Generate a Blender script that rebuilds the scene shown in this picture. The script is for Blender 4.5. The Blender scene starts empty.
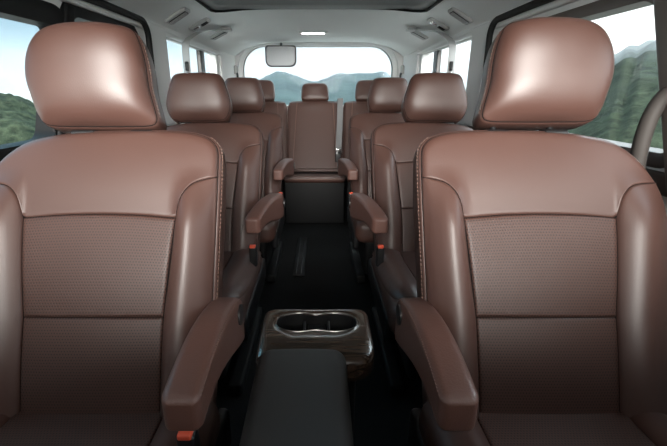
import bpy, bmesh, math, random
from mathutils import Vector, Matrix, noise as mnoise

random.seed(7)
scn = bpy.context.scene
COL = scn.collection
PI = math.pi

# ------------------------------------------------------------------ helpers
def link(name, me, parent=None):
    o = bpy.data.objects.new(name, me)
    COL.objects.link(o)
    if parent is not None:
        o.parent = parent
    return o

def mesh_obj(name, verts, faces, mat, parent=None, smooth=True, uvs=None, angle=None):
    me = bpy.data.meshes.new(name)
    me.from_pydata([tuple(v) for v in verts], [], faces)
    me.materials.append(mat)
    if uvs is not None:
        uvl = me.uv_layers.new(name='UVMap')
        for lp in me.loops:
            uvl.data[lp.index].uv = uvs[lp.vertex_index]
    bm = bmesh.new(); bm.from_mesh(me)
    bmesh.ops.recalc_face_normals(bm, faces=bm.faces)
    bm.to_mesh(me); bm.free()
    for p in me.polygons:
        p.use_smooth = smooth
    if smooth and angle is not None:
        me.set_sharp_from_angle(angle=math.radians(angle))
    me.update()
    return link(name, me, parent)

def tag(o, label=None, cat=None, group=None, kind=None):
    if label: o['label'] = label
    if cat: o['category'] = cat
    if group: o['group'] = group
    if kind: o['kind'] = kind
    return o

def empty(name, loc=(0, 0, 0)):
    o = bpy.data.objects.new(name, None)
    o.empty_display_size = 0.05
    o.location = loc
    COL.objects.link(o)
    return o

def copy_tree(o, parent=None):
    c = o.copy()
    COL.objects.link(c)
    c.parent = parent
    for ch in list(o.children):
        copy_tree(ch, c)
    return c

class MB:
    """collects shapes that end up as one mesh object"""
    def __init__(self):
        self.v = []; self.f = []
    def add(self, v, f):
        k = len(self.v)
        self.v += [Vector(p) for p in v]
        self.f += [[i + k for i in q] for q in f]
        return self
    def build(self, name, mat, parent=None, smooth=True, angle=40):
        return mesh_obj(name, self.v, self.f, mat, parent, smooth, None, angle)

def rbox(c, s, r, n=3, seg=1, fn=None):
    """rounded box: centre c, full size s, corner radius r; n rings on a corner, seg spans on a flat"""
    h = [x / 2 for x in s]
    r = min(r, *[x * 0.999 for x in h])
    def axis(hh):
        a = []
        for i in range(n + 1):
            a.append((-1, -math.cos(i / n * PI / 4) if False else -1 + i / n))
        lo = [(-(hh - r), -1 + i / n) for i in range(n)]
        mid = [(-(hh - r) + 2 * (hh - r) * i / seg, 0.0) for i in range(seg + 1)]
        hi = [((hh - r), (i + 1) / n) for i in range(n)]
        return lo + mid + hi
    A = [axis(x) for x in h]
    verts = {}; V = []; F = []
    def vert(i, j, k):
        key = (i, j, k)
        if key in verts: return verts[key]
        core = Vector((A[0][i][0], A[1][j][0], A[2][k][0]))
        d = Vector((math.tan(A[0][i][1] * PI / 4), math.tan(A[1][j][1] * PI / 4), math.tan(A[2][k][1] * PI / 4)))
        if d.length > 0: d.normalize()
        p = core + d * r
        if fn: p = Vector(fn(p))
        V.append(p + Vector(c)); verts[key] = len(V) - 1
        return verts[key]
    N = [len(a) - 1 for a in A]
    for ax in range(3):
        u, w = [(1, 2), (0, 2), (0, 1)][ax]
        for side in (0, N[ax]):
            for i in range(N[u]):
                for j in range(N[w]):
                    q = []
                    for (di, dj) in ((0, 0), (1, 0), (1, 1), (0, 1)):
                        idx = [0, 0, 0]; idx[ax] = side; idx[u] = i + di; idx[w] = j + dj
                        q.append(vert(*idx))
                    F.append(q)
    return V, F

def tube(pts, r, n=10, closed=False, flat=None):
    """tube along pts; flat=(width,thick,updir) gives a strap"""
    pts = [Vector(p) for p in pts]
    V = []; F = []
    m = len(pts)
    prev = None
    for i, p in enumerate(pts):
        if closed: t = (pts[(i + 1) % m] - pts[i - 1]).normalized()
        else: t = (pts[min(i + 1, m - 1)] - pts[max(i - 1, 0)]).normalized()
        if flat:
            a = Vector(flat[2]); a = (a - t * a.dot(t)).normalized()
        elif prev is None:
            a = t.orthogonal().normalized()
        else:
            a = (prev - t * prev.dot(t)).normalized()
        prev = a
        b = t.cross(a).normalized()
        rr = r[i] if isinstance(r, (list, tuple)) else r
        for k in range(n):
            th = 2 * PI * k / n
            if flat:
                cx, sx = math.cos(th), math.sin(th)
                e = 0.35
                ca = math.copysign(abs(cx) ** e, cx) * flat[0] / 2
                sa = math.copysign(abs(sx) ** e, sx) * flat[1] / 2
                V.append(p + a * ca + b * sa)
            else:
                V.append(p + (a * math.cos(th) + b * math.sin(th)) * rr)
    for i in range(m if closed else m - 1):
        for k in range(n):
            F.append([i * n + k, i * n + (k + 1) % n, ((i + 1) % m) * n + (k + 1) % n, ((i + 1) % m) * n + k])
    if not closed:
        F.append(list(range(n)))
        F.append([(m - 1) * n + k for k in range(n)])
    return V, F

def cyl(p0, p1, r, n=20, r1=None):
    return tube([p0, p1], [r, r if r1 is None else r1], n)

def catmull(pts, closed=False, sub=12):
    out = []
    n = len(pts)
    rng = range(n) if closed else range(n - 1)
    for i in rng:
        if closed: p0, p1, p2, p3 = pts[i - 1], pts[i], pts[(i + 1) % n], pts[(i + 2) % n]
        else:
            p1, p2 = pts[i], pts[i + 1]
            p0 = pts[i - 1] if i > 0 else [2 * a - b for a, b in zip(p1, p2)]
            p3 = pts[i + 2] if i + 2 < n else [2 * a - b for a, b in zip(p2, p1)]
        for k in range(sub):
            t = k / sub
            out.append(tuple(0.5 * ((2 * b) + (-a + c) * t + (2 * a - 5 * b + 4 * c - d) * t * t + (-a + 3 * b - 3 * c + d) * t ** 3)
                             for a, b, c, d in zip(p0, p1, p2, p3)))
    if not closed: out.append(tuple(pts[-1]))
    return out

def arclen(pts):
    L = [0.0]
    for a, b in zip(pts, pts[1:]):
        L.append(L[-1] + math.dist(a, b))
    return L

def at_params(pts, ts):
    L = arclen(pts); tot = L[-1]; out = []; i = 0
    for t in ts:
        x = t * tot
        i = 0
        lo, hi = 0, len(L) - 2
        while lo < hi:
            mid = (lo + hi + 1) // 2
            if L[mid] <= x: lo = mid
            else: hi = mid - 1
        i = lo
        seg = L[i + 1] - L[i]
        k = 0 if seg < 1e-12 else (x - L[i]) / seg
        out.append(tuple(a + (b - a) * k for a, b in zip(pts[i], pts[i + 1])))
    return out

def sstep(a, b, x):
    t = min(1, max(0, (x - a) / (b - a)))
    return t * t * (3 - 2 * t)

def cluster(n, L, e=0.010):
    """params 0..1 with extra samples within e metres of either end"""
    e = min(e / max(L, 1e-6), 0.2)
    k = [0, 0.06, 0.16, 0.30, 0.52, 1.0]
    a = [x * e for x in k]
    mid = [e + (1 - 2 * e) * i / n for i in range(1, n)]
    return a + mid + [1 - x for x in reversed(a)]

def rnd(d, r, g):
    x = min(1, max(0, d / r))
    return -g * (1 - math.sqrt(max(0, 1 - (1 - x) ** 2)))

def panel(name, A, B, mat, parent, S, D, nu, nv, ga=(.0055, .0065), gb=(.0055, .0065), g0=(.0055, .0065), g1=(.0055, .0065)):
    """upholstery panel ruled between rails A and B (lists of (u,w)), edges rolled down into the seams"""
    LA = arclen(A)[-1]; LB = arclen(B)[-1]
    ts = cluster(nv, (LA + LB) / 2)
    PA = at_params(A, ts); PB = at_params(B, ts)
    mid = [((a[0] + b[0]) / 2, (a[1] + b[1]) / 2) for a, b in zip(PA, PB)]
    LM = arclen(mid)
    wid = max(math.dist(a, b) for a, b in zip(PA, PB))
    ss = cluster(nu, wid)
    V = []; UV = []; F = []
    for j, t in enumerate(ts):
        w = math.dist(PA[j], PB[j])
        for s in ss:
            u = PA[j][0] + (PB[j][0] - PA[j][0]) * s
            v = PA[j][1] + (PB[j][1] - PA[j][1]) * s
            off = []
            if ga: off.append(rnd(s * w, ga[1], ga[0]))
            if gb: off.append(rnd((1 - s) * w, gb[1], gb[0]))
            if g0: off.append(rnd(LM[j], g0[1], g0[0]))
            if g1: off.append(rnd(LM[-1] - LM[j], g1[1], g1[0]))
            V.append(S(u, v, D(u, v) + (min(off) if off else 0)))
            UV.append((u, v))
    n = len(ss)
    for j in range(len(ts) - 1):
        for i in range(n - 1):
            F.append([j * n + i, j * n + i + 1, (j + 1) * n + i + 1, (j + 1) * n + i])
    return mesh_obj(name, V, F, mat, parent, True, UV)

def outward(P):
    """outward 2D normals of a closed loop"""
    n = len(P); area = sum(P[i][0] * P[(i + 1) % n][1] - P[(i + 1) % n][0] * P[i][1] for i in range(n))
    sg = 1 if area > 0 else -1
    N = []
    for i in range(n):
        dx = P[(i + 1) % n][0] - P[i - 1][0]; dy = P[(i + 1) % n][1] - P[i - 1][1]
        l = math.hypot(dx, dy) or 1
        N.append((sg * dy / l, -sg * dx / l))
    return N

def loft(name, P, rings, mat, parent, S, centre, cap_front=None, cap_back=None, soft=None):
    """P closed 2D loop; rings = list of (offset, scale, depthfunc(u,w)); closes both ends on the centre"""
    n = len(P); N = outward(P)
    V = []; F = []; UV = []
    for (off, sc, df) in rings:
        k = 0 if soft is None else 1 - sc ** 4
        for i, (p, q) in enumerate(zip(P, N)):
            if k > 0: p = (p[0] + (soft[i][0] - p[0]) * k, p[1] + (soft[i][1] - p[1]) * k)
            u = centre[0] + (p[0] - centre[0]) * sc + q[0] * off
            w = centre[1] + (p[1] - centre[1]) * sc + q[1] * off
            V.append(S(u, w, df(u, w))); UV.append((u, w))
    m = len(rings)
    for r in range(m - 1):
        for i in range(n):
            F.append([r * n + i, r * n + (i + 1) % n, (r + 1) * n + (i + 1) % n, (r + 1) * n + i])
    for e, cd in ((0, cap_front), (m - 1, cap_back)):
        if cd is None: continue
        V.append(S(centre[0], centre[1], cd)); UV.append(centre)
        c = len(V) - 1
        for i in range(n):
            F.append([e * n + i, e * n + (i + 1) % n, c])
    return mesh_obj(name, V, F, mat, parent, True, UV)

def stitches(name, pts, mat, parent, step=.0085, ln=.0055, r=.0009):
    """dashes of thread along a 3D path: one mesh"""
    pts = [tuple(p) for p in pts]
    L = arclen(pts)[-1]
    n = int(L / step)
    mb = MB()
    for k in range(n):
        a, b = at_params(pts, [k * step / L, min(1, (k * step + ln) / L)])
        mb.add(*tube([a, b], r, 5))
    return mb.build(name, mat, parent, True, None)

# ------------------------------------------------------------------ materials
def new_mat(name):
    m = bpy.data.materials.new(name); m.use_nodes = True
    nt = m.node_tree
    return m, nt, nt.nodes['Principled BSDF']

def simple(name, col, rough=.5, spec=.5, metal=0, bump=None, coat=0):
    m, nt, b = new_mat(name)
    b.inputs['Base Color'].default_value = (*col, 1)
    b.inputs['Roughness'].default_value = rough
    b.inputs['Specular IOR Level'].default_value = spec
    b.inputs['Metallic'].default_value = metal
    b.inputs['Coat Weight'].default_value = coat
    if bump:
        tc = nt.nodes.new('ShaderNodeTexCoord')
        nz = nt.nodes.new('ShaderNodeTexNoise'); nz.inputs['Scale'].default_value = bump[0]; nz.inputs['Detail'].default_value = 3
        bp = nt.nodes.new('ShaderNodeBump'); bp.inputs['Strength'].default_value = bump[1]; bp.inputs['Distance'].default_value = bump[2]
        nt.links.new(tc.outputs['Object'], nz.inputs['Vector'])
        nt.links.new(nz.outputs['Fac'], bp.inputs['Height'])
        nt.links.new(bp.outputs['Normal'], b.inputs['Normal'])
    return m

LEATHER = (.073, .0335, .0255)
def leather(name, col=LEATHER, perf=False, rough=.42, grain=520, gs=.16):
    m, nt, b = new_mat(name)
    N = nt.nodes.new; Lk = nt.links.new
    tc = N('ShaderNodeTexCoord')
    vor = N('ShaderNodeTexVoronoi'); vor.inputs['Scale'].default_value = grain
    nz = N('ShaderNodeTexNoise'); nz.inputs['Scale'].default_value = 9; nz.inputs['Detail'].default_value = 4
    Lk(tc.outputs['Object'], vor.inputs['Vector']); Lk(tc.outputs['Object'], nz.inputs['Vector'])
    bp = N('ShaderNodeBump'); bp.inputs['Strength'].default_value = gs; bp.inputs['Distance'].default_value = .0006
    Lk(vor.outputs['Distance'], bp.inputs['Height'])
    bp2 = N('ShaderNodeBump'); bp2.inputs['Strength'].default_value = .25; bp2.inputs['Distance'].default_value = .004
    Lk(nz.outputs['Fac'], bp2.inputs['Height']); Lk(bp.outputs['Normal'], bp2.inputs['Normal'])
    mix = N('ShaderNodeMix'); mix.data_type = 'RGBA'
    mix.inputs['A'].default_value = (*[c * .93 for c in col], 1)
    mix.inputs['B'].default_value = (*[c * 1.07 for c in col], 1)
    Lk(nz.outputs['Fac'], mix.inputs['Factor'])
    out = mix.outputs['Result']; nrm = bp2.outputs['Normal']
    if perf:
        sp = N('ShaderNodeSeparateXYZ'); Lk(tc.outputs['UV'], sp.inputs[0])
        def M(op, a, bb=None, v=None):
            n = N('ShaderNodeMath'); n.operation = op
            if hasattr(a, 'is_output'): Lk(a, n.inputs[0])
            else: n.inputs[0].default_value = a
            if bb is not None:
                if hasattr(bb, 'is_output'): Lk(bb, n.inputs[1])
                else: n.inputs[1].default_value = bb
            return n.outputs[0]
        P = .0056
        row = M('DIVIDE', sp.outputs['Y'], P)
        half = M('MULTIPLY', M('FLOORED_MODULO', M('FLOOR', row), 2.0), .5)
        cx = M('SUBTRACT', M('FRACT', M('ADD', M('DIVIDE', sp.outputs['X'], P), half)), .5)
        cy = M('SUBTRACT', M('FRACT', row), .5)
        d = M('SQRT', M('ADD', M('MULTIPLY', cx, cx), M('MULTIPLY', cy, cy)))
        mr = N('ShaderNodeMapRange'); mr.interpolation_type = 'SMOOTHSTEP'
        mr.inputs['From Min'].default_value = .20; mr.inputs['From Max'].default_value = .34
        mr.inputs['To Min'].default_value = 0; mr.inputs['To Max'].default_value = 1
        Lk(d, mr.inputs['Value'])
        m2 = N('ShaderNodeMix'); m2.data_type = 'RGBA'
        m2.inputs['A'].default_value = (.018, .0095, .0075, 1)
        Lk(mr.outputs['Result'], m2.inputs['Factor']); Lk(out, m2.inputs['B'])
        out = m2.outputs['Result']
        bp3 = N('ShaderNodeBump'); bp3.inputs['Strength'].default_value = .4; bp3.inputs['Distance'].default_value = .0008
        Lk(mr.outputs['Result'], bp3.inputs['Height']); Lk(nrm, bp3.inputs['Normal'])
        nrm = bp3.outputs['Normal']
    Lk(out, b.inputs['Base Color']); Lk(nrm, b.inputs['Normal'])
    b.inputs['Roughness'].default_value = rough
    b.inputs['Specular IOR Level'].default_value = .5
    b.inputs['Coat Weight'].default_value = 0 if perf else .35
    b.inputs['Coat Roughness'].default_value = .58
    return m

def glass(name, tint=(.96, .98, .98), refl=.05):
    m = bpy.data.materials.new(name); m.use_nodes = True
    nt = m.node_tree; nt.nodes.clear()
    o = nt.nodes.new('ShaderNodeOutputMaterial')
    t = nt.nodes.new('ShaderNodeBsdfTransparent'); t.inputs[0].default_value = (*tint, 1)
    g = nt.nodes.new('ShaderNodeBsdfGlossy'); g.inputs['Roughness'].default_value = .02
    lw = nt.nodes.new('ShaderNodeLayerWeight'); lw.inputs['Blend'].default_value = .25
    ml = nt.nodes.new('ShaderNodeMath'); ml.operation = 'MULTIPLY_ADD'; ml.inputs[1].default_value = .05; ml.inputs[2].default_value = 0
    mx = nt.nodes.new('ShaderNodeMixShader')
    nt.links.new(lw.outputs['Fresnel'], ml.inputs[0]); nt.links.new(ml.outputs[0], mx.inputs[0])
    nt.links.new(t.outputs[0], mx.inputs[1]); nt.links.new(g.outputs[0], mx.inputs[2])
    nt.links.new(mx.outputs[0], o.inputs[0])
    return m

def emit(name, col, s):
    m, nt, b = new_mat(name)
    b.inputs['Base Color'].default_value = (.8, .8, .8, 1)
    b.inputs['Emission Color'].default_value = (*col, 1)
    b.inputs['Emission Strength'].default_value = s
    return m

def carpet(name, col):
    m, nt, b = new_mat(name)
    tc = nt.nodes.new('ShaderNodeTexCoord')
    nz = nt.nodes.new('ShaderNodeTexNoise'); nz.inputs['Scale'].default_value = 380; nz.inputs['Detail'].default_value = 2
    cr = nt.nodes.new('ShaderNodeMix'); cr.data_type = 'RGBA'
    cr.inputs['A'].default_value = (*[c * .6 for c in col], 1); cr.inputs['B'].default_value = (*[c * 1.4 for c in col], 1)
    bp = nt.nodes.new('ShaderNodeBump'); bp.inputs['Strength'].default_value = .6; bp.inputs['Distance'].default_value = .003
    nt.links.new(tc.outputs['Object'], nz.inputs['Vector']); nt.links.new(nz.outputs['Fac'], cr.inputs['Factor'])
    nt.links.new(nz.outputs['Fac'], bp.inputs['Height']); nt.links.new(cr.outputs['Result'], b.inputs['Base Color'])
    nt.links.new(bp.outputs['Normal'], b.inputs['Normal'])
    b.inputs['Roughness'].default_value = .95; b.inputs['Specular IOR Level'].default_value = .15
    return m

def wood(name):
    m, nt, b = new_mat(name)
    tc = nt.nodes.new('ShaderNodeTexCoord')
    mp = nt.nodes.new('ShaderNodeMapping'); mp.inputs['Scale'].default_value = (6, 60, 60)
    nz = nt.nodes.new('ShaderNodeTexNoise'); nz.inputs['Scale'].default_value = 1.6; nz.inputs['Detail'].default_value = 6; nz.inputs['Distortion'].default_value = 1.2
    cr = nt.nodes.new('ShaderNodeValToRGB')
    cr.color_ramp.elements[0].position = .32; cr.color_ramp.elements[0].color = (.022, .013, .009, 1)
    cr.color_ramp.elements[1].position = .72; cr.color_ramp.elements[1].color = (.095, .060, .042, 1)
    nt.links.new(tc.outputs['Object'], mp.inputs[0]); nt.links.new(mp.outputs[0], nz.inputs['Vector'])
    nt.links.new(nz.outputs['Fac'], cr.inputs[0]); nt.links.new(cr.outputs[0], b.inputs['Base Color'])
    b.inputs['Roughness'].default_value = .22; b.inputs['Coat Weight'].default_value = .8; b.inputs['Coat Roughness'].default_value = .08
    return m

M_LEA = leather('brown_leather')
M_PERF = leather('perforated_brown_leather', perf=True, rough=.46)
M_LEA_SIDE = leather('brown_side_leather', tuple(c * .96 for c in LEATHER), rough=.45)
M_ARM = leather('grained_brown_leather', (.120, .054, .041), grain=330, gs=.5, rough=.42)
M_THREAD = simple('tan_thread', (.20, .115, .09), .7)
M_BLACK = simple('black_plastic', (.012, .012, .013), .38)
M_MATTE = simple('matte_black_plastic', (.006, .006, .0065), .6, .25)
M_DARK = simple('charcoal_vinyl', (.034, .035, .036), .5, .5, bump=(700, .3, .0006))
M_RUB = simple('black_rubber', (.008, .008, .008), .65, .25)
M_CHROME = simple('chrome', (.75, .75, .76), .14, .5, 1)
M_SATIN = simple('satin_metal', (.42, .40, .38), .28, .5, 1)
M_GREY = simple('warm_grey_plastic', (.055, .048, .044), .65, .25)
M_TAUPE = simple('taupe_plastic', (.13, .107, .095), .42, .4)
M_HEAD = simple('grey_headliner', (.86, .855, .85), .9, .15, bump=(900, .25, .0006))
M_WALL = simple('light_grey_trim', (.84, .835, .83), .6, .3, bump=(500, .15, .0004))
M_VENT = simple('grey_vent_plastic', (.48, .475, .47), .45, .4)
M_CARPET = carpet('black_carpet', (.0085, .0088, .009))
M_WOOD = wood('walnut_wood_trim')
M_SEAM_SHADE = simple('dark_seam_shade', (.008, .005, .0045), .8, .2)  # welt colour taken near black, with the shade of the seams in it
M_RED = simple('red_button', (.75, .10, .05), .35)
M_BELT = simple('grey_webbing', (.20, .20, .205), .6, .4, bump=(900, .4, .0006))
M_PALEBELT = simple('pale_webbing', (.50, .50, .50), .6, .4)
M_GLASS = glass('clear_window_glass')
M_SHADE = simple('dark_sunroof_shade', (.11, .11, .11), .55, .4)
M_MIRROR = simple('mirror_glass', (.22, .23, .24), .40, .5, 1)
M_LAMP = emit('lamp_lens', (1, .97, .92), 18)

# ------------------------------------------------------------------ seats
RECL = math.radians(23)
WV = Vector((0, math.sin(RECL), math.cos(RECL)))
NV = Vector((0, -math.cos(RECL), math.sin(RECL)))

def seat(name, oz, us, head, res, perf, arm=True):
    """seat for the left of the aisle: root on the floor under the seat, +x is the aisle side"""
    root = empty(name)
    O = Vector((0, 0, oz))
    uo = us if us <= 1 else (.89 if us > 1.1 else .92)
    def ux(u): return u * (us if u > 0 else uo)
    def S(u, w, n): return O + Vector((ux(u), 0, 0)) + WV * w + NV * n
    # ---- outline of the back
    inner = [(.217, -.06), (.221, .05), (.225, .18), (.228, .30), (.230, .40), (.230, .449)]
    outer = [(-.255, -.06), (-.260, .05), (-.266, .18), (-.270, .30), (-.268, .38), (-.252, .437)]
    top = [(-.252, .437), (-.232, .474), (-.207, .502), (-.172, .525), (-.120, .538), (-.06, .546), (.0, .549), (.08, .551),
           (.15, .549), (.190, .542), (.214, .529), (.227, .505), (.230, .449)]
    I = catmull(inner); U = catmull(outer); T = catmull(top)
    loop = I + list(reversed(T))[1:] + list(reversed(U))[1:]
    loop += [(-.255 + (.472) * k / 20, -.06) for k in range(1, 20)]
    LP = at_params(loop + [loop[0]], [k / 260 for k in range(260)])
    def edge_a(w):
        return .135 + .0 * w if w < 0 else (.135 + (.137 - .135) * w / .1675 if w < .1675 else .137 + (.153 - .137) * min(1, (w - .1675) / .195))
    def edge_b(u, w): return .226 if u > 0 else .264
    def D(u, w):
        a = edge_a(w); b = edge_b(u, w); q = (abs(u) - a) / (b - a)
        z = 0.0
        fade = 1 - sstep(.34, .475, w)
        if q > 0:
            q = min(q, 1)
            z += (.029 * math.sin(PI * q ** .85) - .010 * q) * fade
        z += .014 * math.exp(-((w - .10) / .13) ** 2) * (1 - (min(1, abs(u) / .2)) ** 2)
        z -= .016 * (abs(u) / .25) ** 3 * (1 - fade)
        if w > .40: z -= .020 * ((w - .40) / .14) ** 2.2
        if w > .1675 and w < .37 and q <= 0:
            z += .006 * math.sin(PI * (w - .1675) / .2)
        return z
    GO = (.010, .017)
    back = loft('backrest', LP, [
        (-.002, .30, lambda u, w: D(u, w) - .03), (-.002, .6, lambda u, w: D(u, w) - .03), (-.002, .8, lambda u, w: D(u, w) - .03),
        (-.002, .93, lambda u, w: D(u, w) - .03), (-.003, 1, lambda u, w: D(u, w) - GO[0] - .006),
        (.0, 1, lambda u, w: D(u, w) - GO[0] - .001), (.0035, 1, lambda u, w: D(u, w) - GO[0] - .002),
        (.0055, 1, lambda u, w: D(u, w) - GO[0] - .008), (.006, 1, lambda u, w: D(u, w) - GO[0] - .03),
        (.005, 1, lambda u, w: -.082), (.0, 1, lambda u, w: -.102), (-.012, 1, lambda u, w: -.114),
        (-.03, 1, lambda u, w: -.120), (-.02, .5, lambda u, w: -.122)], M_LEA_SIDE, root, S, (0, .24), -.03, -.122)
    seamI = catmull([(.153, .3626), (.160, .395), (.172, .419), (.191, .437), (.230, .449)])
    seamO = catmull([(-.153, .3626), (-.160, .393), (-.172, .415), (-.195, .430), (-.252, .437)])
    arch = catmull([(-.153, .3626), (-.075, .3685), (0, .3705), (.075, .3685), (.153, .3626)])
    nu, nv = res
    mi = M_PERF if perf else M_LEA
    # shoulder panel between the lower seam line and the top of the outline
    panel('shoulder_panel', list(reversed(seamO)) + arch[1:] + seamI[1:], T, M_LEA, back, S, D, nv, nu * 2, gb=GO, g0=None, g1=None)
    def side(w0, w1, sgn, n=14):
        return [(sgn * edge_a(w0 + (w1 - w0) * k / n), w0 + (w1 - w0) * k / n) for k in range(n + 1)]
    panel('center_insert', side(.1675, .3626, -1) , side(.1675, .3626, 1), mi, back,
          lambda u, w, n: S(u, w + max(0, (w - .1675) / .195) * .008 * (1 - (u / .153) ** 2), n), D, nu, nv)
    panel('lower_insert', side(-.03, .1675, -1), side(-.03, .1675, 1), mi, back, S, D, nu, nv)
    panel('side_bolster', side(-.05, .3626, 1) + seamI[1:], I, M_LEA, back, S, D, nu, nv * 2, gb=GO, g1=None)
    panel('side_bolster', side(-.05, .3626, -1) + seamO[1:], U, M_LEA, back, S, D, nu, nv * 2, gb=GO, g1=None)
    NL = outward(LP)
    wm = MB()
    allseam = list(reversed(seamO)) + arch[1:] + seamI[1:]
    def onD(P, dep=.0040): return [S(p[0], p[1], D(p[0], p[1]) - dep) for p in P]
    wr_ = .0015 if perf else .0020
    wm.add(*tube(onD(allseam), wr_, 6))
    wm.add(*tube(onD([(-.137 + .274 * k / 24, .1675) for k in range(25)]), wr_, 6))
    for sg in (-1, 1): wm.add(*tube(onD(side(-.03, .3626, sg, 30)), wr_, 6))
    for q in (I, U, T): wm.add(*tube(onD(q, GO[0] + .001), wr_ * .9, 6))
    wm.build('seam_shade_welt', M_SEAM_SHADE, back, True, None)  # dark welts that also stand in for shade in the seam grooves
    def seam3(off, dep, keep):
        return [S(p[0] + q[0] * off, p[1] + q[1] * off, D(*p) - GO[0] - dep) for p, q in zip(LP, NL) if keep(p)]
    if perf:
        a = [p for p in seam3(.0068, .011, lambda p: p[0] > .2 and p[1] > .0)]
        stitches('stitching', a, M_THREAD, back)
    # ---- headrest
    hw0, hw1 = head['w0'], head['w1']
    H = at_params((lambda c: c + [c[0]])(catmull(head['pts'], True)), [k / 120 for k in range(120)])
    hc = (sum(p[0] for p in H) / len(H), (hw0 + hw1) / 2)
    hn = head['n']
    ea = (max(p[0] for p in H) - min(p[0] for p in H)) / 2; eb = (hw1 - hw0) / 2
    hc = ((max(p[0] for p in H) + min(p[0] for p in H)) / 2, hc[1])
    soft = []
    for p in H:
        a = math.atan2((p[1] - hc[1]) / eb, (p[0] - hc[0]) / ea)
        soft.append((hc[0] + ea * math.cos(a), hc[1] + eb * math.sin(a)))
    bl = head['bulge']
    def HS(u, w, n):
        # the head restraint leans forward a little more upright than the back
        return O + Vector((u, 0, 0)) + WV * w + NV * (n + hn + (w - hw0) * head['lean'])
    ys = [p[1] for p in H]; h0, h1 = min(ys), max(ys); tab = []
    for k in range(61):
        yy = h0 + (h1 - h0) * (k + .5) / 61
        xs = [a[0] + (b[0] - a[0]) * (yy - a[1]) / (b[1] - a[1]) for a, b in zip(H, H[1:] + H[:1]) if (a[1] - yy) * (b[1] - yy) <= 0 and a[1] != b[1]]
        tab.append((min(xs), max(xs)))
    # ease the side limits near top and bottom so that the cushion stays smooth there
    def hdep(u, w):
        t = min(1, max(0, (w - h0) / (h1 - h0))); k = min(59.999, max(0, t * 61 - .5)); i = int(k); f = k - i
        a = tab[i][0] + (tab[i + 1][0] - tab[i][0]) * f; b = tab[i][1] + (tab[i + 1][1] - tab[i][1]) * f
        a -= .004; b += .004
        xn = min(1, abs((u - (a + b) / 2) / ((b - a) / 2))); yn = abs(2 * t - 1) / 1.03
        return bl * ((1 - xn ** 2.6) * (1 - yn ** 3.0)) ** .6
    prof = []
    for sc in (.12, .25, .38, .5, .6, .69, .77, .84, .90, .94, .97, .985, .995):
        prof.append((0, sc, (lambda s: lambda u, w: hdep(u, w) * (1 - s ** 24) - .005 * s ** 14)(sc)))
    e = head['e']
    prof += [(0, 1, lambda u, w: -.006), (-.0005, 1, lambda u, w: -.0095), (.0012, 1, lambda u, w: -.0100), (.0028, 1, lambda u, w: -.016),
             (.0035, 1, lambda u, w: -.03), (.002, 1, lambda u, w: -.06), (-.006, 1, lambda u, w: -e * .82), (-.02, 1, lambda u, w: -e * .96),
             (-.04, 1, lambda u, w: -e), (-.02, .4, lambda u, w: -e)]
    hd = loft('headrest', H, prof, M_LEA, root, HS, hc, hdep(*hc), -e, soft)
    MB().add(*tube([HS(p[0], p[1], -.0082) for p in H], .0014, 6, True)).build('seam_shade_welt', M_SEAM_SHADE, hd, True, None)
    if perf:
        NH = outward(H)
        st = [HS(p[0] + q[0] * .0042, p[1] + q[1] * .0042, -.019) for p, q in zip(H, NH) if p[0] > .06 and p[1] < hw1 - .012 and p[1] > hw0 + .012]
        stitches('stitching', st, M_THREAD, hd, .0075, .0048, .0006)
    for sx in (-1, 1):
        b0 = S(sx * .062 / (us if sx > 0 else uo), .50, -.055); b1 = HS(sx * .062, hw0 + .03, -.05)
        pb = MB().add(*cyl(b0, b1, .0065, 14)).build('post', M_MATTE, hd)
        gd = MB().add(*rbox(S(sx * .062 / (us if sx > 0 else uo), .549, -.05), (.052, .034, .020), .006)).build('post_guide', M_BLACK, back)
    # ---- cushion
    def C(u, w, n): return Vector((ux(u), -w, oz + n + .02 * sstep(.1, .42, w)))
    def DC(u, w):
        q = (abs(u) - .145) / .094
        z = .004 * math.sin(PI * min(1, max(0, (w + .03) / .5)))
        if q > 0: z += .022 * math.sin(PI * min(1, q) ** .85) - .012 * min(1, q)
        if w > .38: z -= .035 * ((w - .38) / .09) ** 2
        return z - .012
    def cdef(p):
        return (ux(p.x), p.y, p.z + .02 * sstep(.1, .42, -(p.y - .21)))
    cu = MB().add(*rbox((0, -.21, oz - .085), (.480, .55, .125), .045, 4, 6, cdef)).build('seat_cushion', M_LEA_SIDE, root, True, None)
    def st_(x, w0, w1, n=10): return [(x, w0 + (w1 - w0) * k / n) for k in range(n + 1)]
    panel('cushion_insert', st_(-.145, -.03, .40), st_(.145, -.03, .40), mi, cu, C, DC, nu, nv)
    for sg in (1, -1):
        panel('cushion_bolster', st_(sg * .145, -.03, .468), catmull([(sg * .236, -.03), (sg * .240, .15), (sg * .238, .32), (sg * .218, .42), (sg * .150, .470)]), M_LEA, cu, C, DC, nu, nv, gb=(.018, .03))
    panel('cushion_front', catmull([(-.145, .40), (0, .40), (.145, .40)]), catmull([(-.145, .468), (-.07, .472), (0, .473), (.07, .472), (.145, .468)]), M_LEA, cu, C, DC, 6, nu, gb=(.02, .03))
    # ---- base
    zb = oz - .148
    mb = MB()
    mb.add(*rbox((0, -.19, (zb + .03) / 2 + .01), (.40, .44, zb - .02), .02, 3))
    mb.add(*rbox((.205 * us, -.19, .03), (.05, .52, .05), .012, 2))
    mb.add(*rbox((-.205 * uo, -.19, .03), (.05, .52, .05), .012, 2))
    mb.build('seat_base', M_MATTE, root)
    sv = MB().add(*rbox((.232 * us, -.17, oz - .125), (.03, .50, .10), .013, 3)).build('side_cover', M_BLACK, root)
    # ---- buckle on the aisle side
    bx = head['bx']
    bk = MB().add(*rbox((bx, -.115, oz + .015), (.030, .034, .085), .008, 3)).build('belt_buckle', M_BLACK, root)
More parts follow.
